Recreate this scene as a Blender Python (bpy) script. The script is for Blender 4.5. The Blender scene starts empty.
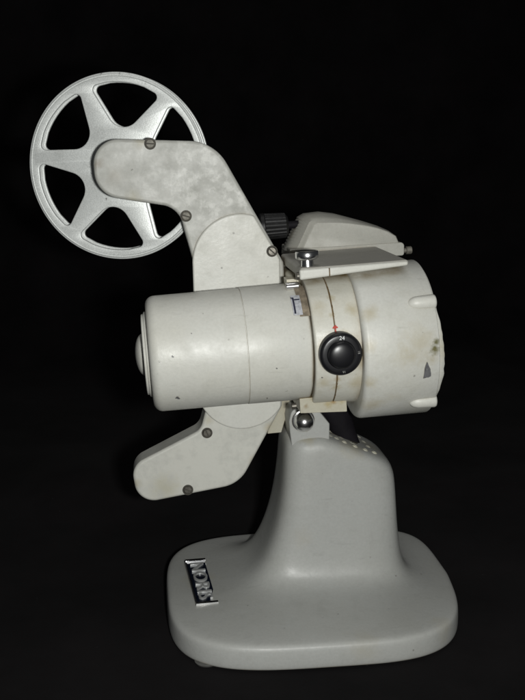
import bpy, bmesh, math, random
from mathutils import Vector, Matrix, noise
random.seed(4)
PI = math.pi
R = math.radians
MM = 0.001
scene = bpy.context.scene
COL = scene.collection

# ------------------------------------------------------------------ head frame (tilted on its bracket)
TAU = R(3.7)
HEAD = Matrix.Translation((0, 0, 209.2)) @ Matrix.Rotation(-TAU, 4, 'Y')   # local u -> +X and a little up
IDENT = Matrix.Identity(4)

# ------------------------------------------------------------------ materials
def new_mat(name):
    m = bpy.data.materials.new(name); m.use_nodes = True
    nt = m.node_tree
    for n in list(nt.nodes): nt.nodes.remove(n)
    out = nt.nodes.new('ShaderNodeOutputMaterial')
    b = nt.nodes.new('ShaderNodeBsdfPrincipled')
    nt.links.new(b.outputs[0], out.inputs[0])
    return m, nt, b

def ramp(nt, src, p0, c0, p1, c1):
    r = nt.nodes.new('ShaderNodeValToRGB')
    r.color_ramp.elements[0].position = p0; r.color_ramp.elements[0].color = (*c0, 1) if len(c0) == 3 else c0
    r.color_ramp.elements[1].position = p1; r.color_ramp.elements[1].color = (*c1, 1) if len(c1) == 3 else c1
    nt.links.new(src, r.inputs[0]); return r

def noise_node(nt, vec, scale, detail=4, rough=.55):
    n = nt.nodes.new('ShaderNodeTexNoise')
    n.inputs['Scale'].default_value = scale; n.inputs['Detail'].default_value = detail
    n.inputs['Roughness'].default_value = rough
    nt.links.new(vec, n.inputs['Vector']); return n

def mix(nt, fac, a, b):
    m = nt.nodes.new('ShaderNodeMix'); m.data_type = 'RGBA'
    if isinstance(fac, (int, float)): m.inputs[0].default_value = fac
    else: nt.links.new(fac, m.inputs[0])
    for s, v in ((6, a), (7, b)):
        if isinstance(v, tuple): m.inputs[s].default_value = (*v, 1)
        else: nt.links.new(v, m.inputs[s])
    return m.outputs[2]

BK = (0, 0, 0); WH = (1, 1, 1)

def paint(name, base, stain, blotch=0.0, grime=0.75, aod=4.5, speck=0.6, rough=.38, seed=0.0, blotch_col=(.8, .79, .74), scratch=.35, spec=.5, spots=(), blotch_at=None):
    m, nt, b = new_mat(name)
    tc = nt.nodes.new('ShaderNodeTexCoord')
    mp = nt.nodes.new('ShaderNodeMapping'); mp.inputs['Location'].default_value = (seed, seed * 1.7, -seed)
    nt.links.new(tc.outputs['Object'], mp.inputs[0]); v = mp.outputs[0]
    n1 = noise_node(nt, v, 22, 5)
    c = mix(nt, ramp(nt, n1.outputs[0], .38, BK, .72, (.55, .55, .55)).outputs[0], base, stain)
    n0 = noise_node(nt, v, 75, 5, .6)
    c = mix(nt, ramp(nt, n0.outputs[0], .52, BK, .78, (.35, .35, .35)).outputs[0], c, tuple(x * .78 for x in stain))
    if blotch > 0:
        n2 = noise_node(nt, v, 170, 6, .62)
        n3 = noise_node(nt, v, 16, 2)
        mul = nt.nodes.new('ShaderNodeMath'); mul.operation = 'MULTIPLY'
        nt.links.new(ramp(nt, n2.outputs[0], .47, BK, .62, WH).outputs[0], mul.inputs[0])
        if blotch_at:                                    # rubbed pale only round one place
            vd = nt.nodes.new('ShaderNodeVectorMath'); vd.operation = 'DISTANCE'
            nt.links.new(tc.outputs['Object'], vd.inputs[0]); vd.inputs[1].default_value = tuple(q * MM for q in blotch_at[0])
            ad = nt.nodes.new('ShaderNodeMath'); ad.operation = 'MULTIPLY_ADD'
            nt.links.new(n3.outputs[0], ad.inputs[0]); ad.inputs[1].default_value = -.04; nt.links.new(vd.outputs['Value'], ad.inputs[2])
            mr = nt.nodes.new('ShaderNodeMapRange'); nt.links.new(ad.outputs[0], mr.inputs[0])
            mr.inputs[1].default_value = 0; mr.inputs[2].default_value = blotch_at[1] * MM
            mr.inputs[3].default_value = blotch; mr.inputs[4].default_value = 0
            nt.links.new(mr.outputs[0], mul.inputs[1])
        else:
            nt.links.new(ramp(nt, n3.outputs[0], .42, BK, .62, (blotch,) * 3).outputs[0], mul.inputs[1])
        c = mix(nt, mul.outputs[0], c, blotch_col)
    nf = noise_node(nt, v, 520, 3, .7)
    mf = nt.nodes.new('ShaderNodeMix'); mf.data_type = 'RGBA'; mf.blend_type = 'MULTIPLY'; mf.inputs[0].default_value = 1
    nt.links.new(c, mf.inputs[6]); nt.links.new(ramp(nt, nf.outputs[0], .3, (.955, .955, .955), .7, (1.035, 1.035, 1.035)).outputs[0], mf.inputs[7])
    c = mf.outputs[2]
    # streaky handling marks
    mp2 = nt.nodes.new('ShaderNodeMapping'); mp2.inputs['Scale'].default_value = (30, 160, 160)
    mp2.inputs['Rotation'].default_value = (.3, .2, .5)
    nt.links.new(tc.outputs['Object'], mp2.inputs[0])
    n4 = noise_node(nt, mp2.outputs[0], 1.6, 5, .6)
    c = mix(nt, ramp(nt, n4.outputs[0], .62, BK, .80, (scratch,) * 3).outputs[0], c, tuple(x * .62 for x in stain))
    # small chips and specks
    vo = nt.nodes.new('ShaderNodeTexVoronoi'); vo.inputs['Scale'].default_value = 74
    nt.links.new(v, vo.inputs['Vector'])
    n5 = noise_node(nt, v, 380, 2)
    mul = nt.nodes.new('ShaderNodeMath'); mul.operation = 'MULTIPLY'
    nt.links.new(ramp(nt, vo.outputs['Distance'], .035, WH, .085, BK).outputs[0], mul.inputs[0])
    nt.links.new(ramp(nt, n5.outputs[0], .48, BK, .60, (speck,) * 3).outputs[0], mul.inputs[1])
    c = mix(nt, mul.outputs[0], c, (.10, .09, .075))
    # grime gathered in the corners
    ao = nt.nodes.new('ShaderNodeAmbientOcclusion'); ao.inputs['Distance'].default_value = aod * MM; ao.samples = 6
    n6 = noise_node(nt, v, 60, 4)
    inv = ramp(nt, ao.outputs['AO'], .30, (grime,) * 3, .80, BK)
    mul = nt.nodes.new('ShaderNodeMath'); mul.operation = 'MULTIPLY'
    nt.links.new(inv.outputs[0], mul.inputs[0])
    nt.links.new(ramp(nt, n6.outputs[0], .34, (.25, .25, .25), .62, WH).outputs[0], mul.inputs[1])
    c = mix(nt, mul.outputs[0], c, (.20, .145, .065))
    for (px, py, pz), rad, col, st in spots:          # soft stains and paler areas at places on the object
        vd = nt.nodes.new('ShaderNodeVectorMath'); vd.operation = 'DISTANCE'
        nt.links.new(tc.outputs['Object'], vd.inputs[0]); vd.inputs[1].default_value = (px * MM, py * MM, pz * MM)
        ns = noise_node(nt, v, 260 if rad < 5 else 120, 5, .65)
        ad = nt.nodes.new('ShaderNodeMath'); ad.operation = 'MULTIPLY_ADD'
        nt.links.new(ns.outputs[0], ad.inputs[0]); ad.inputs[1].default_value = rad * MM * 1.8
        nt.links.new(vd.outputs['Value'], ad.inputs[2])
        mr = nt.nodes.new('ShaderNodeMapRange'); nt.links.new(ad.outputs[0], mr.inputs[0])
        mr.inputs[1].default_value = rad * MM * 1.0; mr.inputs[2].default_value = rad * MM * 1.9
        mr.inputs[3].default_value = st; mr.inputs[4].default_value = 0
        c = mix(nt, mr.outputs[0], c, col)
    nt.links.new(c, b.inputs['Base Color']); b.inputs['Specular IOR Level'].default_value = spec
    rr = ramp(nt, n0.outputs[0], .3, (rough - .06,) * 3, .75, (rough + .16,) * 3)
    nt.links.new(rr.outputs[0], b.inputs['Roughness'])
    n7 = noise_node(nt, v, 420, 3)
    add = nt.nodes.new('ShaderNodeMath'); add.operation = 'ADD'
    nt.links.new(n7.outputs[0], add.inputs[0]); nt.links.new(n0.outputs[0], add.inputs[1])
    bp = nt.nodes.new('ShaderNodeBump'); bp.inputs['Strength'].default_value = .16; bp.inputs['Distance'].default_value = .0006
    nt.links.new(add.outputs[0], bp.inputs['Height']); nt.links.new(bp.outputs[0], b.inputs['Normal'])
    return m

def plain(name, col, rough=.5, metal=0.0, var=.2, scale=120, bump=0.0, bscale=300, spec=.5):
    m, nt, b = new_mat(name)
    tc = nt.nodes.new('ShaderNodeTexCoord'); v = tc.outputs['Object']
    n = noise_node(nt, v, scale, 5, .6)
    c = ramp(nt, n.outputs[0], .3, tuple(x * (1 - var) for x in col), .7, tuple(min(1, x * (1 + var)) for x in col))
    nt.links.new(c.outputs[0], b.inputs['Base Color'])
    b.inputs['Roughness'].default_value = rough; b.inputs['Metallic'].default_value = metal
    b.inputs['Specular IOR Level'].default_value = spec
    if bump:
        n2 = noise_node(nt, v, bscale, 4)
        bp = nt.nodes.new('ShaderNodeBump'); bp.inputs['Strength'].default_value = bump; bp.inputs['Distance'].default_value = .0008
        nt.links.new(n2.outputs[0], bp.inputs['Height']); nt.links.new(bp.outputs[0], b.inputs['Normal'])
    return m

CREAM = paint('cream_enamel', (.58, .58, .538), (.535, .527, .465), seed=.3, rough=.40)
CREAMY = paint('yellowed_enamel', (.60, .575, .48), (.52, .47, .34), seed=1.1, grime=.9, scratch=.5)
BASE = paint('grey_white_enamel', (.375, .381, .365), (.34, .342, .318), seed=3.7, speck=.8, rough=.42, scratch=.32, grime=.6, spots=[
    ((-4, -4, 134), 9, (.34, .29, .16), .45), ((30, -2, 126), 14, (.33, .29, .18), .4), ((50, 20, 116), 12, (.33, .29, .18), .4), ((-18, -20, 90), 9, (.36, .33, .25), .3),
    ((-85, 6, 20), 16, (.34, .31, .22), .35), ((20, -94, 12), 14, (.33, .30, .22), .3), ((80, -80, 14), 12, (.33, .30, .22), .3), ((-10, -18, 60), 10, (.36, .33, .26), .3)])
PLATE = paint('shaded_plate_enamel', (.45, .44, .40), (.38, .37, .32), seed=4.1, rough=.68, spec=.2)  # greyer top where the flash only grazes, put into the colour
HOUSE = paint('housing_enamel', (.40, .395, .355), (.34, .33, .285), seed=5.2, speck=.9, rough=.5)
def hspot(u, v, w, o): return tuple(HEAD @ Vector((u, v, w)) - Vector(o))
DO = HEAD @ Vector((86, 0, -4)); CO = HEAD @ Vector((46, 0, 0))
OLIVE = (.10, .095, .03); OCHRE = (.33, .26, .11)
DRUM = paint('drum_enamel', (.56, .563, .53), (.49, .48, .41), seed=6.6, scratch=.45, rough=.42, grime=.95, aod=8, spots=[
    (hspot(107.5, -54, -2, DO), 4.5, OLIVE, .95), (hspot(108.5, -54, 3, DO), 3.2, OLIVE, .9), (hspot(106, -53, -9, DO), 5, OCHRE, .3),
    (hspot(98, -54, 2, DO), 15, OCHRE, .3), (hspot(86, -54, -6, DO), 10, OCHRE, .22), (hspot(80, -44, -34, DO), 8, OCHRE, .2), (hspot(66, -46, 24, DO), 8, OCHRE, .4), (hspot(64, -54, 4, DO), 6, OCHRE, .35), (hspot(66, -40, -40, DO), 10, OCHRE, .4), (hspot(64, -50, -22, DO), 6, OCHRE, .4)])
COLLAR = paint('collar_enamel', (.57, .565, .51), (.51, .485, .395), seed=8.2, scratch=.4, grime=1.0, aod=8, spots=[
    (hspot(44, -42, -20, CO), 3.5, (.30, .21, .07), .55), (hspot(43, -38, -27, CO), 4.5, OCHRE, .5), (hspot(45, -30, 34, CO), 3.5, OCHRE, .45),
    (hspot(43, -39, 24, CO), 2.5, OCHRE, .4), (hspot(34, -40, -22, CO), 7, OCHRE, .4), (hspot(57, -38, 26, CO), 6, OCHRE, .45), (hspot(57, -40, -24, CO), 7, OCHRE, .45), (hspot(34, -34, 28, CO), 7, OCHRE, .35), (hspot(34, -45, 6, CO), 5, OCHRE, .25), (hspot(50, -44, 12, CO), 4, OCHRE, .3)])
AO_ = HEAD @ Vector((-40, 45, 10))
PALE = (.66, .665, .63); YEL = (.36, .32, .20)
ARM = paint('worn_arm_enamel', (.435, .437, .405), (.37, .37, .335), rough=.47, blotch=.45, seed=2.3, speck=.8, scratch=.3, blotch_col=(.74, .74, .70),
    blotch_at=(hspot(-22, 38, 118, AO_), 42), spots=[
    (hspot(-48, 38, -92, AO_), 120, (.56, .558, .51), 1.0),  # paler over the lower branch
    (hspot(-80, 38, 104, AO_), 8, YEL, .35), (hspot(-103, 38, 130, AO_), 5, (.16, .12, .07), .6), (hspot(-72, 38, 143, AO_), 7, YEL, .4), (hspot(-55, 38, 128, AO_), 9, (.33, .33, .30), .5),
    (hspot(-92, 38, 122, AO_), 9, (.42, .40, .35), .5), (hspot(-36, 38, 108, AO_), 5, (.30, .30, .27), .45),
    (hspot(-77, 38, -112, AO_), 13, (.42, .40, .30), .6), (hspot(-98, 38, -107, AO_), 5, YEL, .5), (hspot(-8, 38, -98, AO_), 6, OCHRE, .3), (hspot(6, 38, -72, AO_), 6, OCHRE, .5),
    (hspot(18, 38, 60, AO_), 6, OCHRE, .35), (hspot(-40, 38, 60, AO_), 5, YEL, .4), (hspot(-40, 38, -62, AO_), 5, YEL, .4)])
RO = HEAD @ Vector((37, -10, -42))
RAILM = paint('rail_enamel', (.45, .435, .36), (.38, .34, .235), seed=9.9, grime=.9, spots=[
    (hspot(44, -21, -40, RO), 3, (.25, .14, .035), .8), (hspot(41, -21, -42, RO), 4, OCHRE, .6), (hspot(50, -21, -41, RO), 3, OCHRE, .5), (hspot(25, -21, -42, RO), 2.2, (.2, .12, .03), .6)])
RUST = plain('rust_brown', (.12, .08, .035), .8, var=.5, scale=300)
SLOTSHADE = plain('slot_shade_brown', (.20, .165, .12), .85, var=.4, scale=250)
CHROME = plain('chrome', (.74, .74, .74), .24, 1.0, .08)
STEEL = plain('dull_steel', (.17, .16, .135), .6, .35, .4, 500)
DARKSTEEL = plain('dark_steel', (.16, .15, .13), .45, .8, .35, 500)
BLACK = plain('black_bakelite', (.008, .008, .0095), .33, 0, .2, bump=.03)
KNURL = plain('dusty_black_knob', (.009, .009, .0095), .5, 0, .5, 300, bump=.15, spec=.35)
BLACKRUB = plain('black_rubber', (.006, .005, .007), .7, 0, .3, bump=.2, spec=.2)
GREYRUB = plain('grey_rubber', (.085, .085, .08), .6, 0, .2)
WHITEINK = plain('white_ink', (.75, .77, .76), .6, 0, .05)
RED = plain('red_paint', (.42, .035, .02), .5, 0, .3, 700)
CHIPM = plain('bare_casting', (.14, .14, .145), .55, .3, .25, 500)
MOSS = plain('green_brown_stain', (.12, .11, .035), .8, 0, .6, 500)
LABELM = plain('aged_label', (.42, .43, .46), .6, 0, .3, 500)
INK = plain('blue_black_ink', (.012, .014, .035), .5, 0, .2)
LETTER = plain('satin_chrome', (.56, .57, .565), .36, .5, .15)
BADGEM = plain('badge_enamel', (.008, .011, .022), .18, .2, .3)
HOLE = plain('hole_dark', (.05, .045, .035), .7)
LITLIP = plain('lit_hole_lip', (.43, .415, .34), .5, 0, .12)

def silver(marks):
    m, nt, b = new_mat('silver_reel_lacquer')
    tc = nt.nodes.new('ShaderNodeTexCoord'); v = tc.outputs['Object']
    n = noise_node(nt, v, 1100, 3, .6)
    n2 = noise_node(nt, v, 60, 5)
    c = ramp(nt, n.outputs[0], .33, (.58, .60, .585), .70, (.76, .78, .765))
    c2 = mix(nt, ramp(nt, n2.outputs[0], .55, BK, .8, (.5, .5, .5)).outputs[0], c.outputs[0], (.42, .43, .41))
    # a few dark rubs
    n3 = noise_node(nt, v, 210, 5, .7)
    c2 = mix(nt, ramp(nt, n3.outputs[0], .69, BK, .74, (.8, .8, .8)).outputs[0], c2, (.06, .055, .05))
    for (px, py, pz), rad in marks:
        vd = nt.nodes.new('ShaderNodeVectorMath'); vd.operation = 'DISTANCE'
        nt.links.new(v, vd.inputs[0]); vd.inputs[1].default_value = (px * MM, py * MM, pz * MM)
        ns = noise_node(nt, v, 700, 4, .7)
        ad = nt.nodes.new('ShaderNodeMath'); ad.operation = 'MULTIPLY_ADD'
        nt.links.new(ns.outputs[0], ad.inputs[0]); ad.inputs[1].default_value = rad * MM * 4; nt.links.new(vd.outputs['Value'], ad.inputs[2])
        mr = nt.nodes.new('ShaderNodeMapRange'); nt.links.new(ad.outputs[0], mr.inputs[0])
        mr.inputs[1].default_value = rad * MM * 1.9; mr.inputs[2].default_value = rad * MM * 2.5
        mr.inputs[3].default_value = .85; mr.inputs[4].default_value = 0
        c2 = mix(nt, mr.outputs[0], c2, (.10, .085, .075))
    nt.links.new(c2, b.inputs['Base Color'])
    b.inputs['Metallic'].default_value = .25; b.inputs['Roughness'].default_value = .42
    bp = nt.nodes.new('ShaderNodeBump'); bp.inputs['Strength'].default_value = .25; bp.inputs['Distance'].default_value = .0003
    nt.links.new(n.outputs[0], bp.inputs['Height']); nt.links.new(bp.outputs[0], b.inputs['Normal'])
    return m

def cloth():
    m, nt, b = new_mat('black_velvet_cloth')
    tc = nt.nodes.new('ShaderNodeTexCoord'); v = tc.outputs['Object']
    n = noise_node(nt, v, 9, 6, .6)
    n2 = noise_node(nt, v, 700, 2)
    c = ramp(nt, n.outputs[0], .3, (.0020, .0018, .0020), .75, (.0082, .0070, .0076))
    # lint
    vo = nt.nodes.new('ShaderNodeTexVoronoi'); vo.inputs['Scale'].default_value = 55
    nt.links.new(v, vo.inputs['Vector'])
    c2 = mix(nt, ramp(nt, vo.outputs['Distance'], .02, (.25, .25, .25), .045, BK).outputs[0], c.outputs[0], (.06, .06, .06))
    nt.links.new(c2, b.inputs['Base Color'])
    b.inputs['Roughness'].default_value = .95; b.inputs['Specular IOR Level'].default_value = .12
    b.inputs['Sheen Weight'].default_value = .01; b.inputs['Sheen Roughness'].default_value = .5
    bp = nt.nodes.new('ShaderNodeBump'); bp.inputs['Strength'].default_value = .4; bp.inputs['Distance'].default_value = .0006
    nt.links.new(n2.outputs[0], bp.inputs['Height']); nt.links.new(bp.outputs[0], b.inputs['Normal'])
    return m
CLOTH = cloth()

# ------------------------------------------------------------------ mesh helpers (all in millimetres)
def emit(name, bm, mats, parent=None, M=IDENT, bevel=0.0, seg=3, sharp=38, origin=None, label=None):
    """link a bmesh as ONE mesh object; M takes it from its local frame to the world (mm)"""
    bm.transform(M)
    bmesh.ops.recalc_face_normals(bm, faces=bm.faces)
    o0 = Vector(origin) if origin is not None else sum((v.co for v in bm.verts), Vector()) / max(1, len(bm.verts))
    for v in bm.verts: v.co = (v.co - o0) * MM
    for f in bm.faces: f.smooth = True
    lim = R(sharp)
    for e in bm.edges:
        if len(e.link_faces) == 2:
            e.smooth = e.calc_face_angle(0) < lim
    me = bpy.data.meshes.new(name); bm.to_mesh(me); bm.free()
    for m in (mats if isinstance(mats, (list, tuple)) else [mats]): me.materials.append(m)
    o = bpy.data.objects.new(name, me); COL.objects.link(o)
    W = Matrix.Translation(o0 * MM)
    if parent is not None:
        o.parent = parent
        o.matrix_parent_inverse = IDENT
        o.matrix_basis = WORLD[parent.name].inverted() @ W
    else:
        o.matrix_basis = W
    WORLD[o.name] = W
    if bevel:
        b = o.modifiers.new('bevel', 'BEVEL'); b.width = bevel * MM; b.segments = seg
        b.limit_method = 'ANGLE'; b.angle_limit = R(sharp); b.harden_normals = True
        b.use_clamp_overlap = True
        for e in me.edges: e.use_edge_sharp = False
    if label: o['label'] = label
    return o
WORLD = {}

def empty(name, loc, label, cat):
    o = bpy.data.objects.new(name, None); COL.objects.link(o)
    o.empty_display_size = .03
    o.location = Vector(loc) * MM
    WORLD[o.name] = Matrix.Translation(Vector(loc) * MM)
    o['label'] = label; o['category'] = cat
    return o

def lathe(profile, centre=(0, 0, 0), axis='u', n=128, bm=None, mids=None, close=True):
    """profile [(a, r)...] revolved round an axis through centre; mids = material index per segment"""
    bm = bm or bmesh.new()
    C0 = Vector(centre); rings = []
    if axis == 'u': A, B1, B2 = Vector((1, 0, 0)), Vector((0, 1, 0)), Vector((0, 0, 1))
    elif axis == 'v': A, B1, B2 = Vector((0, 1, 0)), Vector((0, 0, 1)), Vector((1, 0, 0))
    elif axis == 'w': A, B1, B2 = Vector((0, 0, 1)), Vector((1, 0, 0)), Vector((0, 1, 0))
    else:
        A = Vector(axis).normalized(); B1 = A.orthogonal().normalized(); B2 = A.cross(B1)
    for a, r in profile:
        if r < 1e-4: rings.append([bm.verts.new(C0 + A * a)])
        else:
            rings.append([bm.verts.new(C0 + A * a + (B1 * math.cos(t) + B2 * math.sin(t)) * r)
                          for t in (2 * PI * i / n for i in range(n))])
    for k in range(len(rings) - 1):
        p, q = rings[k], rings[k + 1]
        for i in range(n):
            j = (i + 1) % n
            if len(p) == 1 and len(q) == 1: continue
            if len(p) == 1: f = bm.faces.new((p[0], q[i], q[j]))
            elif len(q) == 1: f = bm.faces.new((p[i], p[j], q[0]))
            else: f = bm.faces.new((p[i], p[j], q[j], q[i]))
            if mids: f.material_index = mids[k]
    if close:
        for rg in (rings[0], rings[-1]):
            if len(rg) > 1: bm.faces.new(rg)
    return bm

def arcpts(a0, r0, rad, t0, t1, n=6):
    """quarter-round points centred at (a0, r0)"""
    return [(a0 + rad * math.cos(t0 + (t1 - t0) * i / n), r0 + rad * math.sin(t0 + (t1 - t0) * i / n)) for i in range(n + 1)]

def box(x0, x1, y0, y1, z0, z1, bm=None, mi=0):
    bm = bm or bmesh.new()
    vs = [bm.verts.new((x, y, z)) for x in (x0, x1) for y in (y0, y1) for z in (z0, z1)]
    for q in ((0, 1, 3, 2), (4, 6, 7, 5), (0, 4, 5, 1), (2, 3, 7, 6), (0, 2, 6, 4), (1, 5, 7, 3)):
        f = bm.faces.new([vs[i] for i in q]); f.material_index = mi
    return bm

def rounded(pts, step=7):
    """polygon [(x, y, fillet)] -> list of points with filleted corners"""
    out = []; n = len(pts)
    for i in range(n):
        p = Vector(pts[i][:2]); a = Vector(pts[i - 1][:2]); c = Vector(pts[(i + 1) % n][:2]); r = pts[i][2]
        d1 = (a - p).normalized(); d2 = (c - p).normalized()
        ang = d1.angle(d2)
        if r < .3 or ang > R(176): out.append(p); continue
        t = min(r / math.tan(ang / 2), (a - p).length * .49, (c - p).length * .49); rr = t * math.tan(ang / 2)
        ctr = p + (d1 + d2).normalized() * (rr / math.sin(ang / 2))
        s = p + d1 * t - ctr; e = p + d2 * t - ctr
        a0 = math.atan2(s.y, s.x); a1 = math.atan2(e.y, e.x); da = (a1 - a0 + PI) % (2 * PI) - PI
        k = max(3, int(abs(math.degrees(da)) / step))
        for j in range(k + 1):
            th = a0 + da * j / k
            out.append(ctr + Vector((math.cos(th), math.sin(th))) * rr)
    return out

def prism(pts, v0, v1, bm=None, mi=0):
    """outline in (u, w) extruded from v0 to v1"""
    bm = bm or bmesh.new()
    f0 = [bm.verts.new((p[0], v0, p[1])) for p in pts]; f1 = [bm.verts.new((p[0], v1, p[1])) for p in pts]
    n = len(pts)
    for fs in (bm.faces.new(f0), bm.faces.new(f1)): fs.material_index = mi
    for i in range(n):
        f = bm.faces.new((f0[i], f0[(i + 1) % n], f1[(i + 1) % n], f1[i])); f.material_index = mi
    return bm

def rings_to_bm(rings, cap0=True, cap1=True):
    bm = bmesh.new(); V = [[bm.verts.new(p) for p in r] for r in rings]; n = len(rings[0])
    for k in range(len(V) - 1):
        for i in range(n):
            j = (i + 1) % n
            bm.faces.new((V[k][i], V[k][j], V[k + 1][j], V[k + 1][i]))
    if cap0: bm.faces.new(V[0])
    if cap1: bm.faces.new(V[-1])
    return bm

def patch(r, u0, u1, a0, a1, w0=0, nu=6, na=14, outline=None):
    """a thin sheet lying on a cylinder of radius r about the u axis (angle measured up from the camera side)"""
    bm = bmesh.new(); g = []
    for i in range(nu + 1):
        row = []
        for j in range(na + 1):
            u = u0 + (u1 - u0) * i / nu; a = a0 + (a1 - a0) * j / na
            row.append(bm.verts.new((u, -r * math.cos(a), w0 + r * math.sin(a))))
        g.append(row)
    for i in range(nu):
        for j in range(na): bm.faces.new((g[i][j], g[i + 1][j], g[i + 1][j + 1], g[i][j + 1]))
    return bm

def blob_patch(r, u, a, du, da, w0=0, seed=0, pts=None, n=22):
    """ragged stain or chip lying on a cylinder"""
    bm = bmesh.new(); rnd = random.Random(seed)
    ph = [rnd.uniform(0, 6.28) for _ in range(4)]
    vs = []
    for i in range(n):
        if pts:
            t = i / n * len(pts); k = int(t); f = t - k
            x = pts[k][0] * (1 - f) + pts[(k + 1) % len(pts)][0] * f
            y = pts[k][1] * (1 - f) + pts[(k + 1) % len(pts)][1] * f
            x += rnd.uniform(-.05, .05); y += rnd.uniform(-.05, .05)
        else:
            t = 2 * PI * i / n; q = 1 + .3 * math.sin(2 * t + ph[0]) + .25 * math.sin(3 * t + ph[1]) + .2 * math.sin(5 * t + ph[2])
            x, y = math.cos(t) * q, math.sin(t) * q
        uu = u + du * x; aa = a + da * y
        vs.append(bm.verts.new((uu, -r * math.cos(aa), w0 + r * math.sin(aa))))
    bm.faces.new(vs); bmesh.ops.triangulate(bm, faces=bm.faces); return bm

def text_bm(txt, size, extrude, bold=0.0):
    cu = bpy.data.curves.new('lettering', 'FONT'); cu.body = txt; cu.size = size; cu.extrude = extrude
    cu.align_x = 'CENTER'; cu.align_y = 'CENTER'; cu.offset = bold; cu.resolution_u = 4
    ob = bpy.data.objects.new('lettering', cu); COL.objects.link(ob)
    dg = bpy.context.evaluated_depsgraph_get(); me = bpy.data.meshes.new_from_object(ob.evaluated_get(dg))
    bm = bmesh.new(); bm.from_mesh(me)
    bpy.data.objects.remove(ob); bpy.data.curves.remove(cu); bpy.data.meshes.remove(me)
    return bm

# ------------------------------------------------------------------ backdrop cloth (ground sweeping up behind)
def build_backdrop():
    bm = bmesh.new(); nx, ny = 150, 170
    prof = []
    for i in range(ny + 1):
        s = -900 + i * (3600 / ny)                       # arc length along the sweep
        if s < 700: y, z = s, 0
        elif s < 700 + 300 * PI / 2:
            t = (s - 700) / 300; y, z = 700 + 300 * math.sin(t), 300 - 300 * math.cos(t)
        else: y, z = 1000, 300 + (s - 700 - 300 * PI / 2)
        prof.append((y, z, s))
    g = []
    for i, (y, z, s_) in enumerate(prof):
        row = []
        for j in range(nx + 1):
            x = -1300 + 2700 * j / nx
            p = Vector((x * .004, y * .004 + z * .0045, 3.1))
            d = abs(noise.noise(p)) * 24 + abs(noise.noise(p * 2.3 + Vector((4, 1, 0)))) * 7
            q = max(abs((x - 40) / 175), abs((y - 24) / 160)); k = min(1, max(0, (q - .95) / .7))
            d *= k
            if z < 1: row.append(bm.verts.new((x, y, d - .2)))
            else:
                t = min(PI / 2, max(0, (s_ - 700) / 300)); row.append(bm.verts.new((x, y - d * math.sin(t), z + d * math.cos(t) - .2)))
        g.append(row)
    for i in range(ny):
        for j in range(nx): bm.faces.new((g[i][j], g[i][j + 1], g[i + 1][j + 1], g[i + 1][j]))
    o = emit('ground', bm, CLOTH, sharp=180)
    o['kind'] = 'structure'
    return o
build_backdrop()

# ------------------------------------------------------------------ the projector
proj = empty('film_projector', (40, 24, 0),
             'cream enamelled vintage film projector with round lamp drum on a flared grey pedestal', 'film projector')

# ---- pedestal: base plate flaring up into the neck, one casting
def sring(z, xl, xr, yf, yb, n, N=112, shear=0.0):
    cx, cy, hx, hy = (xl + xr) / 2, (yf + yb) / 2, (xr - xl) / 2, (yb - yf) / 2
    out = []
    for i in range(N):
        t = 2 * PI * i / N
        # points spread evenly in angle on a superellipse
        c, s = math.cos(t), math.sin(t)
        k = (abs(c) ** n + abs(s) ** n) ** (-1 / n)
        nq = n
        if z < 22 and c > 0 and s > 0: nq = n + 1.6 * min(1, 4 * c * s)       # squarer back right corner
        k = (abs(c) ** nq + abs(s) ** nq) ** (-1 / nq)
        x = cx + hx * k * c; y = cy + hy * k * s
        if c > 0 and z < 20.5: x -= 2.2 * c
        if c > 0 and y < 24 and z < 60: x -= max(0, (x - cx)) / hx * .13 * (24 - y)  # and the front right one drawn in
        zz = z
        if shear:
            q = max(0, x - 45); zz -= shear * (.42 * q * q / (q + 6))
        out.append((x, y, zz))
    return out
RB = [  # z, xL, xR, yF, yB, n, shear
    (0.8, -67, 149, -72, 117, 3.6, 0), (1.2, -69.5, 151.5, -74.5, 119.5, 3.6, 0), (2.6, -70.3, 152.3, -75.5, 120.5, 3.6, 0), (8, -70.3, 152.3, -75.5, 120.5, 3.6, 0),
    (15.2, -70, 152, -75, 120, 3.6, 0), (17.2, -69.2, 151.2, -74.2, 119.2, 3.6, 0), (18.3, -67.6, 149.6, -72.6, 117.6, 3.6, 0),
    (18.9, -65, 147, -70, 115, 3.6, 0), (19.4, -58, 141, -63, 110, 3.6, 0), (20.0, -46, 133, -47, 105, 3.6, 0),
    (20.7, -35, 127, -30, 101, 3.7, 0), (22.0, -23, 121.5, -15, 97.5, 3.9, 0), (24.2, -13, 117.5, -5, 95, 4.1, 0),
    (28.2, -5.5, 114.5, 1, 92.5, 4.4, 0), (34, 0, 112.3, 4, 90.5, 4.6, 0), (42, 4.7, 110.6, 6, 88.5, 4.8, 0),
    (52, 9, 109.2, 7.5, 87, 5, 0), (64, 12.8, 107.6, 8.8, 85.5, 5.1, 0), (80, 16.3, 106.6, 10, 84, 5.2, .12), (96, 18.4, 105.8, 11, 82.8, 5.2, .35),
    (110, 19.5, 105.2, 12, 81.6, 5.1, .65), (120, 20, 104.6, 12.6, 81, 5, .86), (126.5, 20.5, 103.6, 13.1, 80.2, 4.8, 1), (129.8, 21.6, 102.2, 14.3, 79.2, 4.6, 1),
    (132.2, 23.8, 99.6, 16.6, 77, 4.4, 1), (133.6, 27, 96, 20, 74, 4, 1), (134.4, 34, 89, 26, 68, 3.6, 1), (134.6, 46, 76, 36, 58, 3, 1)]
bm = rings_to_bm([sring(*r[:6], shear=r[6]) for r in RB])
pedestal = emit('pedestal', bm, BASE, proj, sharp=60, origin=(40, 24, 0))
sub = pedestal.modifiers.new('smooth', 'SUBSURF'); sub.levels = 1; sub.render_levels = 1

def topz(x):
    q = max(0, x - 45); return 134.3 - .42 * q * q / (q + 6)

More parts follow.
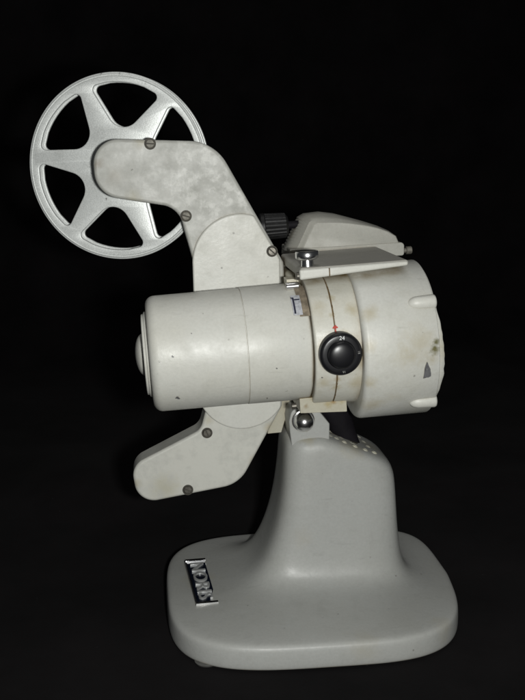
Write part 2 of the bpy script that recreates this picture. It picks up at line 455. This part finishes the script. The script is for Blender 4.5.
for fx, fy in ((-45, -55), (112, -44), (-46, 98), (124, 94)):
    emit('rubber_foot', lathe([(0, 7), (.6, 8), (1.8, 8.5), (2.4, 7)], (fx, fy, -.1), 'w', 40), GREYRUB, pedestal)

# ventilation holes: two rows of discs, their lit inner lips put into a pale colour, round the cable slot
vh = bmesh.new()
for hx_, hy_ in [(55, 29), (58, 42), (59.5, 20.5 + 7), (65, 24.5), (73, 23.5), (81, 24), (88.5, 26), (86, 37), (85, 48), (83.5, 59), (82, 70), (64, 33), (72, 30)]:
    z = topz(hx_)
    sl = math.atan(.40 if hx_ > 50 else .2)
    n_ = Vector((math.sin(sl), 0, math.cos(sl)))
    lathe([(-.6, 2.2), (.12, 2.2), (.25, 1.95), (.25, 1.6), (-.1, 1.3), (-.15, 0)], Vector((hx_, hy_, z)), tuple(n_), 20, vh, [0, 0, 0, 0, 0], close=False)
emit('vent_holes', vh, [LITLIP], pedestal, label='ventilation holes with lit lips painted pale in the pedestal top')

# slot where the cable goes in
sl = lathe([(-.3, 8), (.2, 8), (.2, 0)], (0, 0, 0), 'w', 28)
for v in sl.verts: v.co = Vector((74 + v.co.x * .55, 40 + v.co.y * 1.2, topz(74 + v.co.x * .55) + v.co.z + .3))
emit('cable_slot', sl, HOLE, pedestal)

# badge on the deck: dark enamel plate, bright rails and letters NORIS
ROT = Matrix.Translation((-44.6, 25.5, 19.3)) @ Matrix.Rotation(R(-86), 4, 'Z') @ Matrix.Rotation(R(1.2), 4, 'Y')
bb = bmesh.new()
outl = [(-38, -8.2), (36, -8.2), (38, 8.2), (-36, 8.2)]
lo = [bb.verts.new((x, y, -1)) for x, y in outl]; hi = [bb.verts.new((x * .985, y * .95, 1.7)) for x, y in outl]
bb.faces.new(lo); bb.faces.new(hi)
for i in range(4): bb.faces.new((lo[i], lo[(i + 1) % 4], hi[(i + 1) % 4], hi[i]))
def rail(x0, x1, y0, y1, h=2.9):
    box(x0, x1, y0, y1, 1.2, h, bb, 1)
rail(-36.6, -34.0, -7.2, 8.6); rail(34.0, 36.8, -7.6, 8.6)
rail(-34.0, 34.0, -7.6, -6.5, 2.4)
tb = text_bm('NORIS', 17.5, .75, .05)
xs = [v.co.x for v in tb.verts]; ys = [v.co.y for v in tb.verts]
sx = 59 / (max(xs) - min(xs)); sy = 10.8 / (max(ys) - min(ys)); mx = (max(xs) + min(xs)) / 2; my = (max(ys) + min(ys)) / 2
for v in tb.verts: v.co = Vector(((v.co.x - mx) * sx, (v.co.y - my) * sy + .9, v.co.z + 2.3))
for f in tb.faces: f.material_index = 2
tm = bpy.data.meshes.new('t'); tb.to_mesh(tm); bb.from_mesh(tm); tb.free(); bpy.data.meshes.remove(tm)
emit('badge', bb, [BADGEM, CHROME, LETTER], pedestal, M=ROT, label='small dark badge with chrome letters NORIS and chrome end bars')

# ---- tilt bracket rising from the pedestal top
ear = rounded([(25.5, 118, 1), (22.9, 138, 3), (22.2, 146, 1), (24.2, 156.5, 9), (43, 155.5, 3), (52.6, 143.5, 2), (52.8, 116, 1)])
bracket = emit('tilt_bracket', prism(ear, 20, 64), BASE, proj, bevel=1.0)
nut = lathe([(0, 8.4), (-1.2, 8.4), (-1.7, 7.9), (-1.7, 7.3), (-6, 7.2)] + [(-6 - 6.4 * math.sin(t), 7.0 * math.cos(t)) for t in [k * PI / 20 for k in range(1, 10)]] + [(-12.4, 0)], (32.5, 19.9, 147.2), 'v', 48)
emit('cap_nut', nut, CHROME, bracket)

# ---- cable running from the head down into the pedestal slot
def tube(path, radii, squash=(1, 1), n=24):
    rings = []
    for i, p in enumerate(path):
        p = Vector(p); d = (Vector(path[min(i + 1, len(path) - 1)]) - Vector(path[max(i - 1, 0)])).normalized()
        s = Vector((0, 1, 0)); a = s.cross(d).normalized(); b_ = d.cross(a)
        rings.append([p + a * (radii[i] * squash[0] * math.cos(2 * PI * k / n)) + b_ * (radii[i] * squash[1] * math.sin(2 * PI * k / n)) for k in range(n)])
    return rings_to_bm(rings)
def bez(p0, p1, p2, p3, n):
    P = [Vector(p) for p in (p0, p1, p2, p3)]
    return [P[0] * (1 - t) ** 3 + P[1] * 3 * t * (1 - t) ** 2 + P[2] * 3 * t * t * (1 - t) + P[3] * t ** 3 for t in [i / n for i in range(n + 1)]]
pth = bez((52, 40, 172), (58, 40, 150), (66, 40, 134), (78, 40, 114), 16)
emit('power_cable', tube(pth, [14.5 - 9.5 * (i / 16) ** 1.25 for i in range(17)], (1, .8)), BLACKRUB, proj)

# ---- body block behind the barrel, carrying everything on the head
bm = prism(rounded([(30, -46, 3), (100, -46, 6), (100, 45, 3), (24.2, 45, 3), (24.2, 10, 1), (30, -20, 3)]), 12, 92)
body = emit('body', bm, CREAMY, proj, M=HEAD, bevel=1.2)
bm = prism(rounded([(4, -79.5, .5), (14.8, -79.5, .5), (25.5, -50, 1), (30, -40, 1), (14, -40, 1)]), 44, 58)
emit('hinge_lug', bm, RAILM, body, M=HEAD, bevel=.8)
bm = prism(rounded([(20.8, -46.6, .6), (53.6, -48.6, .6), (53.6, -36, .5), (20.8, -36, .5)]), -21, 14)
rail_o = emit('lower_rail', bm, RAILM, body, M=HEAD, bevel=.7, origin=RO)
emit('rail_screw', lathe([(0, 2.2), (-3, 2.2), (-3.4, 1.6), (-3.4, 0)], (18.6, -17, -42), 'u', 20), DARKSTEEL, body, M=HEAD)

# ---- film arm: long cover with upper and lower branch
EDGE = [(-22, 139.5), (23.4, 51), (23.4, 36), (16, -57), (-22, -115.5)]
arm_pts = rounded([(-106, 147.8, 18.8), (-106, 108.8, 18.8), (-49.5, 96, 17), (-38, 36, 0), (-42, -56, 4), (-46.5, -69.5, 11),
                   (-100.5, -92.4, 14), (-98, -123.2, 15), (-20.5, -115.6, 25), (16, -57, 5), (23.6, 36, 5), (23.6, 51, 4), (-20.5, 140.3, 31)], 4)
arm = emit('film_arm', prism(arm_pts, 38, 61), ARM, proj, M=HEAD, bevel=2.4, seg=5, origin=AO_)
def edge_u(w):
    for (u0, w0), (u1, w1) in zip(EDGE, EDGE[1:]):
        if w1 <= w <= w0: return u0 + (u1 - u0) * (w0 - w) / (w0 - w1)
    return 99
bpts = []
for i in range(49):
    t = PI * i / 48; bpts.append((-8 + 34.8 * math.cos(t), 54 + 34.8 * math.sin(t)))
for i in range(49):
    t = PI + PI * i / 48; bpts.append((-13 + 34 * math.cos(t), -37.3 + 34 * math.sin(t)))
bpts = [(min(u, edge_u(w) - 1.2), w) for u, w in bpts]
emit('cover_plate', prism(bpts, 35.6, 40), CREAM, arm, M=HEAD, bevel=1.3, seg=4)
def screw(u, w, v, rot, mat):
    b = lathe([(1, 4.1), (-.12, 4.1), (-.14, 3.3), (-.3, 3.2), (-.9, 2.6), (-1.0, 0)], (0, 0, 0), 'v', 32, mids=[1, 1, 0, 0, 0])
    s = box(-2.9, 2.9, -1.12, -.95, -.5, .5)
    s.transform(Matrix.Rotation(rot, 4, 'Y')); tmp = bpy.data.meshes.new('t')
    for f in s.faces: f.material_index = 1
    s.to_mesh(tmp); s.free(); b.from_mesh(tmp); bpy.data.meshes.remove(tmp)
    b.transform(Matrix.Translation((u, v, w)))
    emit('screw', b, [mat, HOLE], arm, M=HEAD)
screw(-65.5, 141.6, 37.9, .1, STEEL); screw(-44.6, 89.8, 37.9, .35, STEEL); screw(15.2, 60.2, 35.6, .8, DARKSTEEL)
screw(-42.0, -72.2, 37.9, 1.2, DARKSTEEL); screw(-59.9, -115.5, 37.9, .5, DARKSTEEL)
# spindle that carries the reel
emit('spindle', lathe([(60, 4), (92, 4), (93, 3), (93, 0)], (-90, 0, 127.5), 'v', 24), STEEL, arm, M=HEAD)

# ---- barrel (motor housing)
prof = ([(-78.6, 0), (-78.6, 33)] + [(-72.4 + 6.6 * math.cos(t), 33.6 + 6.4 * math.sin(t)) for t in [PI - PI / 2 * i / 8 for i in range(9)]]
        + [(-14.5, 40.4), (-14.3, 40.0), (-13.9, 40.0), (-13.7, 40.6), (27.6, 41.0), (28.6, 40.4), (29.2, 39), (29.2, 0)])
mids = [0] * (len(prof) - 1)
barrel = emit('barrel', lathe(prof, n=160, mids=mids), CREAM, proj, M=HEAD, sharp=50)
ring = [(-78, 29.5), (-80.2, 29.5), (-80.6, 29.2), (-80.6, 28.4), (-80.9, 28.0), (-82.2, 27.8), (-82.6, 27.2), (-82.6, 0)]
emit('end_ring', lathe(ring, n=96), CREAM, barrel, M=HEAD)
but = [(-82, 15)] + [(-82.6 - 6 * math.sin(t), 14.6 * math.cos(t)) for t in [PI / 2 * i / 10 for i in range(10)]] + [(-88.6, 0)]
emit('end_button', lathe(but, n=64), CREAM, barrel, M=HEAD, sharp=60)
for uu, aa, s in ((-62.5, R(-37), 1.3), (-63.5, R(8), .7), (-2, R(-52), .6), (4, R(-12), .5), (-50, R(28), .35)):
    emit('paint_chip', blob_patch(40.55 if uu < -14 else 41.15, uu, aa, s * .9, s / 40, seed=int(uu * 3 + 200)), CHIPM, barrel, M=HEAD)
# cut-out, its shaded recess painted as a brown patch, with index label and clip at the barrel's end
emit('index_slot', patch(41.25, 22.5, 29.3, R(35), R(78)), SLOTSHADE, barrel, M=HEAD)
lab = patch(41.5, 18.3, 24.6, R(36.5), R(60))
label_o = emit('index_label', lab, LABELM, barrel, M=HEAD, label='aged grey index label with dark ink strokes')
ink = patch(41.7, 19.1, 20.3, R(38), R(57), nu=2)
for b2 in (patch(41.7, 20.4, 24.0, R(53), R(54.6), nu=4, na=2), patch(41.7, 18.4, 19.0, R(55), R(57.5), nu=2, na=3)):
    tmp = bpy.data.meshes.new('t'); b2.to_mesh(tmp); b2.free(); ink.from_mesh(tmp); bpy.data.meshes.remove(tmp)
emit('ink_mark', ink, INK, barrel, M=HEAD)
emit('chrome_clip', lathe([(17.2, 0), (17.2, 2.4), (17.6, 2.8), (25.6, 2.8), (26, 2.4), (26, 0)], (0, -11.5, 40.8), 'u', 28), CHROME, barrel, M=HEAD)
emit('stop_block', box(18.4, 25.4, -8, 6, 38, 45.2), CREAMY, barrel, M=HEAD, bevel=.6)

# ---- collar with seam and speed knob
prof = [(29.6, 30), (29.6, 43.6)] + arcpts(31.2, 43.6, 1.6, PI, PI / 2, 4) + [(43.2, 45.4), (43.5, 45.0), (44.2, 45.0), (44.5, 45.4), (60, 46), (64, 46), (64, 30)]
mids = [0] * (len(prof) - 1); mids[8] = 1
k = [i for i, p in enumerate(prof) if abs(p[0] - 43.5) < .01][0]
mids = [0] * (len(prof) - 1); mids[k] = 1
collar = emit('collar', lathe(prof, n=160, mids=mids, close=False), [COLLAR, RUST], proj, M=HEAD, sharp=50, origin=CO)
emit('red_index_mark', blob_patch(45.75, 44, R(21.0), 1.25, 1.25 / 45, seed=3), RED, collar, M=HEAD)
emit('red_index_mark', patch(45.65, 43.6, 44.4, R(13), R(20), nu=1), RED, collar, M=HEAD)
emit('paint_chip', blob_patch(45.7, 33.6, R(-22), .55, .5 / 45, seed=9), CHIPM, collar, M=HEAD)
for a0, a1, sd in ((-66, -20, 1), (30, 62, 2)):
    bm = bmesh.new(); rnd = random.Random(sd); n = 26; L_ = []; R_ = []
    for i in range(n + 1):
        a = R(a0 + (a1 - a0) * i / n); c_ = 44 + rnd.uniform(-.25, .25); h_ = rnd.uniform(.05, .22)
        for lst, uu in ((L_, c_ - h_), (R_, c_ + h_)): lst.append(bm.verts.new((uu, -45.62 * math.cos(a), 45.62 * math.sin(a))))
    for i in range(n): bm.faces.new((L_[i], R_[i], R_[i + 1], L_[i + 1]))
    emit('rust_streak', bm, RUST, collar, M=HEAD)

kc = (45.6, 0, -.6)
kp = [(-43, 14.3), (-49.5, 14.3), (-50.6, 13.8), (-51.3, 12.6), (-51.5, 12.0), (-51.5, 9.6), (-51.9, 9.2), (-53.6, 8.9)] + [(-53.6 - 2.4 * math.sin(t), 8.7 * math.cos(t)) for t in [PI / 2 * i / 8 for i in range(1, 8)]] + [(-56.0, 0)]
knob = emit('speed_knob', lathe(kp, kc, 'v', 80), BLACK, proj, M=HEAD, sharp=45)
DIMINK = plain('worn_ink', (.22, .22, .21), .7, 0, .6, 900)
def numeral(txt, ang, rad, size, vv, ink_, bold):
    t = text_bm(txt, size, .12, bold)
    t.transform(Matrix.Translation((kc[0], vv, kc[2])) @ Matrix.Rotation(-(ang - PI / 2), 4, 'Y') @ Matrix.Translation((0, 0, rad)) @ Matrix.Rotation(PI / 2, 4, 'X'))
    emit('numeral', t, ink_, knob, M=HEAD)
numeral('24', R(86), 11.0, 3.7, -51.75, WHITEINK, .0); numeral('18', R(3), 11.6, 2.2, -51.65, DIMINK, .0); numeral('16', R(-84), 11.6, 2.2, -51.65, DIMINK, .0)

# ---- lamp drum
DW = -4.0
prof = [(60.5, 30), (60.5, 49.5)] + arcpts(64.5, 50, 4, PI, PI / 2, 6) + [(110.2, 54.4), (110.8, 54.0), (111.0, 53.4), (111.0, 30)]
drum = emit('lamp_drum', lathe(prof, (0, 0, DW), n=180, close=False), DRUM, proj, M=HEAD, sharp=50, origin=DO)
bm = lathe([(110.6, 30), (110.6, 52.6), (111.6, 52.6), (112.2, 51.8), (112.4, 50), (112.4, 0)], (0, 0, DW), n=180, close=False)
for v in bm.verts:
    if (v.co.yz - Vector((0, DW))).length > 45 and v.co.x > 111:
        a = math.atan2(v.co.z - DW, v.co.y)
        a = math.atan2(v.co.z - DW, -v.co.y)
        wgt = max(0, 1 - ((a + .1) / .62) ** 2)
        v.co.x += wgt * (2.2 + noise.noise(Vector((math.cos(a) * 9, math.sin(a) * 9, 1))) * 1.3)
emit('end_cap', bm, DRUM, drum, M=HEAD, sharp=60)
def lug(ang):
    pr = [(-10.8, 0)] + [(-10.8 + 7.5 * (1 - math.cos(t)), 4.6 * math.sin(t)) for t in [PI / 2 * i / 9 for i in range(1, 10)]] + [(6.2, 5.0), (7.4, 4.6), (8.0, 3.4), (8.0, 0)]
    return lathe(pr, (104, -53.2 * math.cos(ang), DW + 53.2 * math.sin(ang)), 'u', 36)
for a in (36.5, -44, -124):
    emit('grip_lug', lug(R(a)), CREAM, drum, M=HEAD, sharp=50)
emit('paint_chip', blob_patch(54.62, 102, R(-12.5), 3.2, R(6.5), DW, 11, pts=[(-.75, -1), (.9, -.85), (.75, .1), (-.05, 1), (-.45, .45)]), CHIPM, drum, M=HEAD, label='grey wedge of bare metal where paint has chipped off')
# ---- top plate
pl = bmesh.new()
def plate_sec(v, zt):
    return [(24.6, v, 47.6), (98.4, v, 51.2), (98.4, v, zt), (24.6, v, zt)]
bm = rings_to_bm([plate_sec(-30, 55), plate_sec(60, 55)])
plate = emit('top_plate', bm, [PLATE], proj, M=HEAD, bevel=2.0, seg=4)
# thin front lip in full cream, without the grey shade painted into the plate
bm = rings_to_bm([[(24.2, v, 47.2), (97.8, v, 51.4), (97.8, v, 54.4), (24.2, v, 54.2)] for v in (-31.2, -27)])
emit('front_lip', bm, CREAM, plate, M=HEAD, bevel=1.6, seg=4)
ts = [(0, 4.4), (4.2, 4.0), (4.6, 6.4), (5.4, 7.6), (6.2, 7.9), (9.4, 7.9), (10.1, 7.4), (10.3, 6.4), (10.0, 5.6), (10.0, 0)]
emit('thumb_screw', lathe(ts, (31.4, -21, 55.0), 'w', 56), CHROME, plate, M=HEAD)
emit('seam_line', box(43.8, 44.5, -31.6, -30.9, 48.6, 54), RUST, plate, M=HEAD)
emit('side_screw', lathe([(0, 2.6), (-1.6, 2.6), (-2, 2), (-2, 0)], (24.4, -26, 49.5), 'u', 24), DARKSTEEL, plate, M=HEAD)

# ---- housing cover on the plate's rear edge
fl = prism(rounded([(31, 49, 1), (120, 46, 2), (120.5, 56.2, 3), (32, 57.6, 1)]), 61.6, 104)
cover = emit('lens_cover', fl, HOUSE, proj, M=HEAD, bevel=.8)
def serr(pts_a, pts_b, k, depth):
    """ridged line between two points"""
    out = []
    a, b = Vector(pts_a), Vector(pts_b); d = (b - a); nrm = Vector((-d.y, d.x)).normalized()
    for i in range(k * 2 + 1):
        out.append(a + d * (i / (k * 2)) + nrm * (depth if i % 2 == 0 else 0))
    return out
front = serr((40.5, 55), (51.0, 74.5), 11, .2) + [Vector(p) for p in ((53.5, 76.2), (62, 75.8), (72, 74.9), (80, 73.6), (87, 72.1), (94, 70.4), (101, 68.2), (108.5, 65), (114, 61.2), (117.4, 53))]
back = serr((30.5, 55), (43.5, 78.6), 11, .42) + [Vector(p) for p in ((48.3, 81.4), (60, 82.0), (71.4, 79.9), (78, 77.8), (84, 75.8), (94, 72.4), (104, 68.6), (112, 64.6), (117.6, 60.2), (119.6, 52.5))]
def lerp2(t): return [f * (1 - t) + b * t for f, b in zip(front, back)]
secs = [(62.4, -.035), (63.0, .0), (64.2, .10), (65.6, .35), (70, .62), (75, .86), (80, 1.0), (92, 1.0), (99, .8), (102, .45), (103, .2)]
rg = []
for v, t in secs:
    pp = lerp2(t)
    if t < 0: pp = [f + (Vector((78, 58)) - f) * .035 for f in front]
    rg.append([(p.x, v, p.y) for p in pp])
emit('cover_shell', rings_to_bm(rg), HOUSE, cover, M=HEAD, sharp=28)
emit('catch_pin', lathe([(118, 1.8), (122, 1.8), (122.2, 3), (126, 3), (126.6, 2.4), (126.6, 0)], (0, 64, 49.6), 'u', 28), STEEL, cover, M=HEAD)

# ---- black knurled focus knob behind the arm
bm = bmesh.new(); N = 72; rings = []
for a, r in ((12, 9), (13, 10.3), (15.5, 10.6), (16.2, 9.6), (32, 9.0), (33, 8.2), (34, 7)):
    rings.append([(a, 80 + (r + (.55 if (16 < a < 32.5 and i % 3 == 0) else 0)) * math.cos(2 * PI * i / N), 74.2 + (r + (.55 if (16 < a < 32.5 and i % 3 == 0) else 0)) * math.sin(2 * PI * i / N)) for i in range(N)])
emit('focus_knob', rings_to_bm(rings), KNURL, proj, M=HEAD, sharp=30)
emit('focus_shaft', lathe([(34, 3), (60, 3)], (0, 80, 74.2), 'u', 20), BLACKRUB, proj, M=HEAD)

# ------------------------------------------------------------------ the film reel on the upper spindle
RC = HEAD @ Vector((-88.6, 76, 126.4))
reel = empty('film_reel', RC, 'silver six-spoke metal film reel hanging empty on the upper end of the arm', 'film reel')
RM = Matrix.Translation(RC) @ Matrix.Rotation(-TAU, 4, 'Y') @ Matrix.Rotation(R(-10), 4, 'Z') @ Matrix.Diagonal((1.025, 1, 1.05, 1))

def rl(u, w): return tuple(RM @ Vector((u, -7, w)) - RC)
SILVER = silver([(rl(7, 62.5), 2.2), (rl(-6, 62.8), 1.6), (rl(-25, 57.6), 1.8), (rl(-9, 20.5), 1.5), (rl(-20, -3), 1.5), (rl(-11, -21), 1.6), (rl(14, 62), 1.4), (rl(-62, -5), 1.2), (rl(40, -47), 1.5)])
def window(a_mid):
    half = R(30)
    def side(sgn):
        s = a_mid + sgn * half                   # spoke axis direction
        d = Vector((math.cos(s), math.sin(s))); n_ = Vector((-d.y, d.x)) * (-sgn)
        return (lambda al, off: d * al + n_ * off)
    lf, rt = side(1), side(-1)
    pts = []
    apex_d = Vector((math.cos(a_mid), math.sin(a_mid)))
    po, qo = rt(58.0, 3.3), lf(58.0, 3.3)
    poly = [(*(apex_d * 19.6), 12.5), (*po, 4.2)]
    a0 = math.atan2(po.y, po.x); a1 = math.atan2(qo.y, qo.x); da = (a1 - a0) % (2 * PI)
    arc = [Vector((math.cos(a0 + da * i / 12), math.sin(a0 + da * i / 12))) * 58.2 for i in range(3, 10)]
    # corner fillets by hand: polygon of straight side, arc samples, straight side
    poly += [(*p, 0) for p in arc] + [(*qo, 4.2)]
    return rounded(poly, 9)

def flange_bm(th, bev):
    cu = bpy.data.curves.new('flange', 'CURVE'); cu.dimensions = '2D'; cu.fill_mode = 'BOTH'
    cu.extrude = th; cu.bevel_depth = bev; cu.bevel_resolution = 2
    loops = [[(63.3 * math.cos(2 * PI * i / 160), 63.3 * math.sin(2 * PI * i / 160)) for i in range(160)]]
    for k_ in range(6): loops.append([(p.x, p.y) for p in window(R(49 + 30 + 60 * k_))])
    loops.append([(4.6 * math.cos(2 * PI * i / 32), 4.6 * math.sin(2 * PI * i / 32)) for i in range(32)])
    for lp in loops:
        sp = cu.splines.new('POLY'); sp.points.add(len(lp) - 1); sp.use_cyclic_u = True
        for p, q in zip(sp.points, lp): p.co = (q[0], q[1], 0, 1)
    ob = bpy.data.objects.new('flange', cu); COL.objects.link(ob)
    dg = bpy.context.evaluated_depsgraph_get(); me = bpy.data.meshes.new_from_object(ob.evaluated_get(dg))
    b = bmesh.new(); b.from_mesh(me); bmesh.ops.remove_doubles(b, verts=b.verts, dist=.001)
    bpy.data.objects.remove(ob); bpy.data.curves.remove(cu); bpy.data.meshes.remove(me)
    b.transform(Matrix.Rotation(PI / 2, 4, 'X'))     # plane (x, y) -> (u, w), facing -v
    return b
for vv in (-6.2, 6.2):
    b = flange_bm(.5, .75); b.transform(Matrix.Translation((0, vv, 0)))
    # rolled outer rim and a raised lip inside it
    lathe([(vv - .5, 60.6), (vv - 1.2, 60.9), (vv - 1.9, 61.6), (vv - 2.0, 62.3), (vv - 1.6, 63.0), (vv - .6, 63.5), (vv + .6, 63.5), (vv + 1.2, 62.8), (vv + .9, 61), (vv + .5, 60.6)], (0, 0, 0), 'v', 160, b, close=False)
    for e in b.edges: pass
    emit('flange', b, SILVER, reel, M=RM, sharp=35, origin=RC)
emit('hub', lathe([(-5.5, 4.5), (-5.5, 17), (5.5, 17), (5.5, 4.5)], (0, 0, 0), 'v', 64, close=False), SILVER, reel, M=RM)

# ------------------------------------------------------------------ camera, flash, world
cam = bpy.data.cameras.new('camera'); co = bpy.data.objects.new('camera', cam); COL.objects.link(co)
cam.sensor_fit = 'VERTICAL'; cam.sensor_height = 36; cam.lens = 36 * 950 / 700
cam.clip_start = .01; cam.clip_end = 50
co.location = Vector((-79.3, -645.6, 343.3)) * MM
co.rotation_euler = (R(90 - 12), 0, R(-7))
scene.camera = co

fl = bpy.data.lights.new('flash', 'AREA'); fl.shape = 'RECTANGLE'; fl.size = .032; fl.size_y = .022
fl.energy = 3.8; fl.color = (.995, 1.0, .97)
fo = bpy.data.objects.new('flash', fl); COL.objects.link(fo)
fo.location = Vector((-79.3 + 52, -645.6 - 4, 343.3 - 8)) * MM
fo.rotation_euler = (R(90 - 10), 0, R(-6))

# the room's weak ceiling lamp
cl = bpy.data.lights.new('ceiling_lamp', 'AREA'); cl.shape = 'SQUARE'; cl.size = .7
cl.energy = 2.6; cl.color = (1.0, .98, .95)
clo = bpy.data.objects.new('ceiling_lamp', cl); COL.objects.link(clo)
clo.location = (-.05, -.15, 1.75)

w = bpy.data.worlds.new('World'); scene.world = w; w.use_nodes = True
bg = w.node_tree.nodes['Background']; bg.inputs[0].default_value = (.9, .95, 1, 1); bg.inputs[1].default_value = .025

scene.view_settings.view_transform = 'Standard'; scene.view_settings.look = 'None'
scene.view_settings.exposure = 0; scene.view_settings.gamma = 1
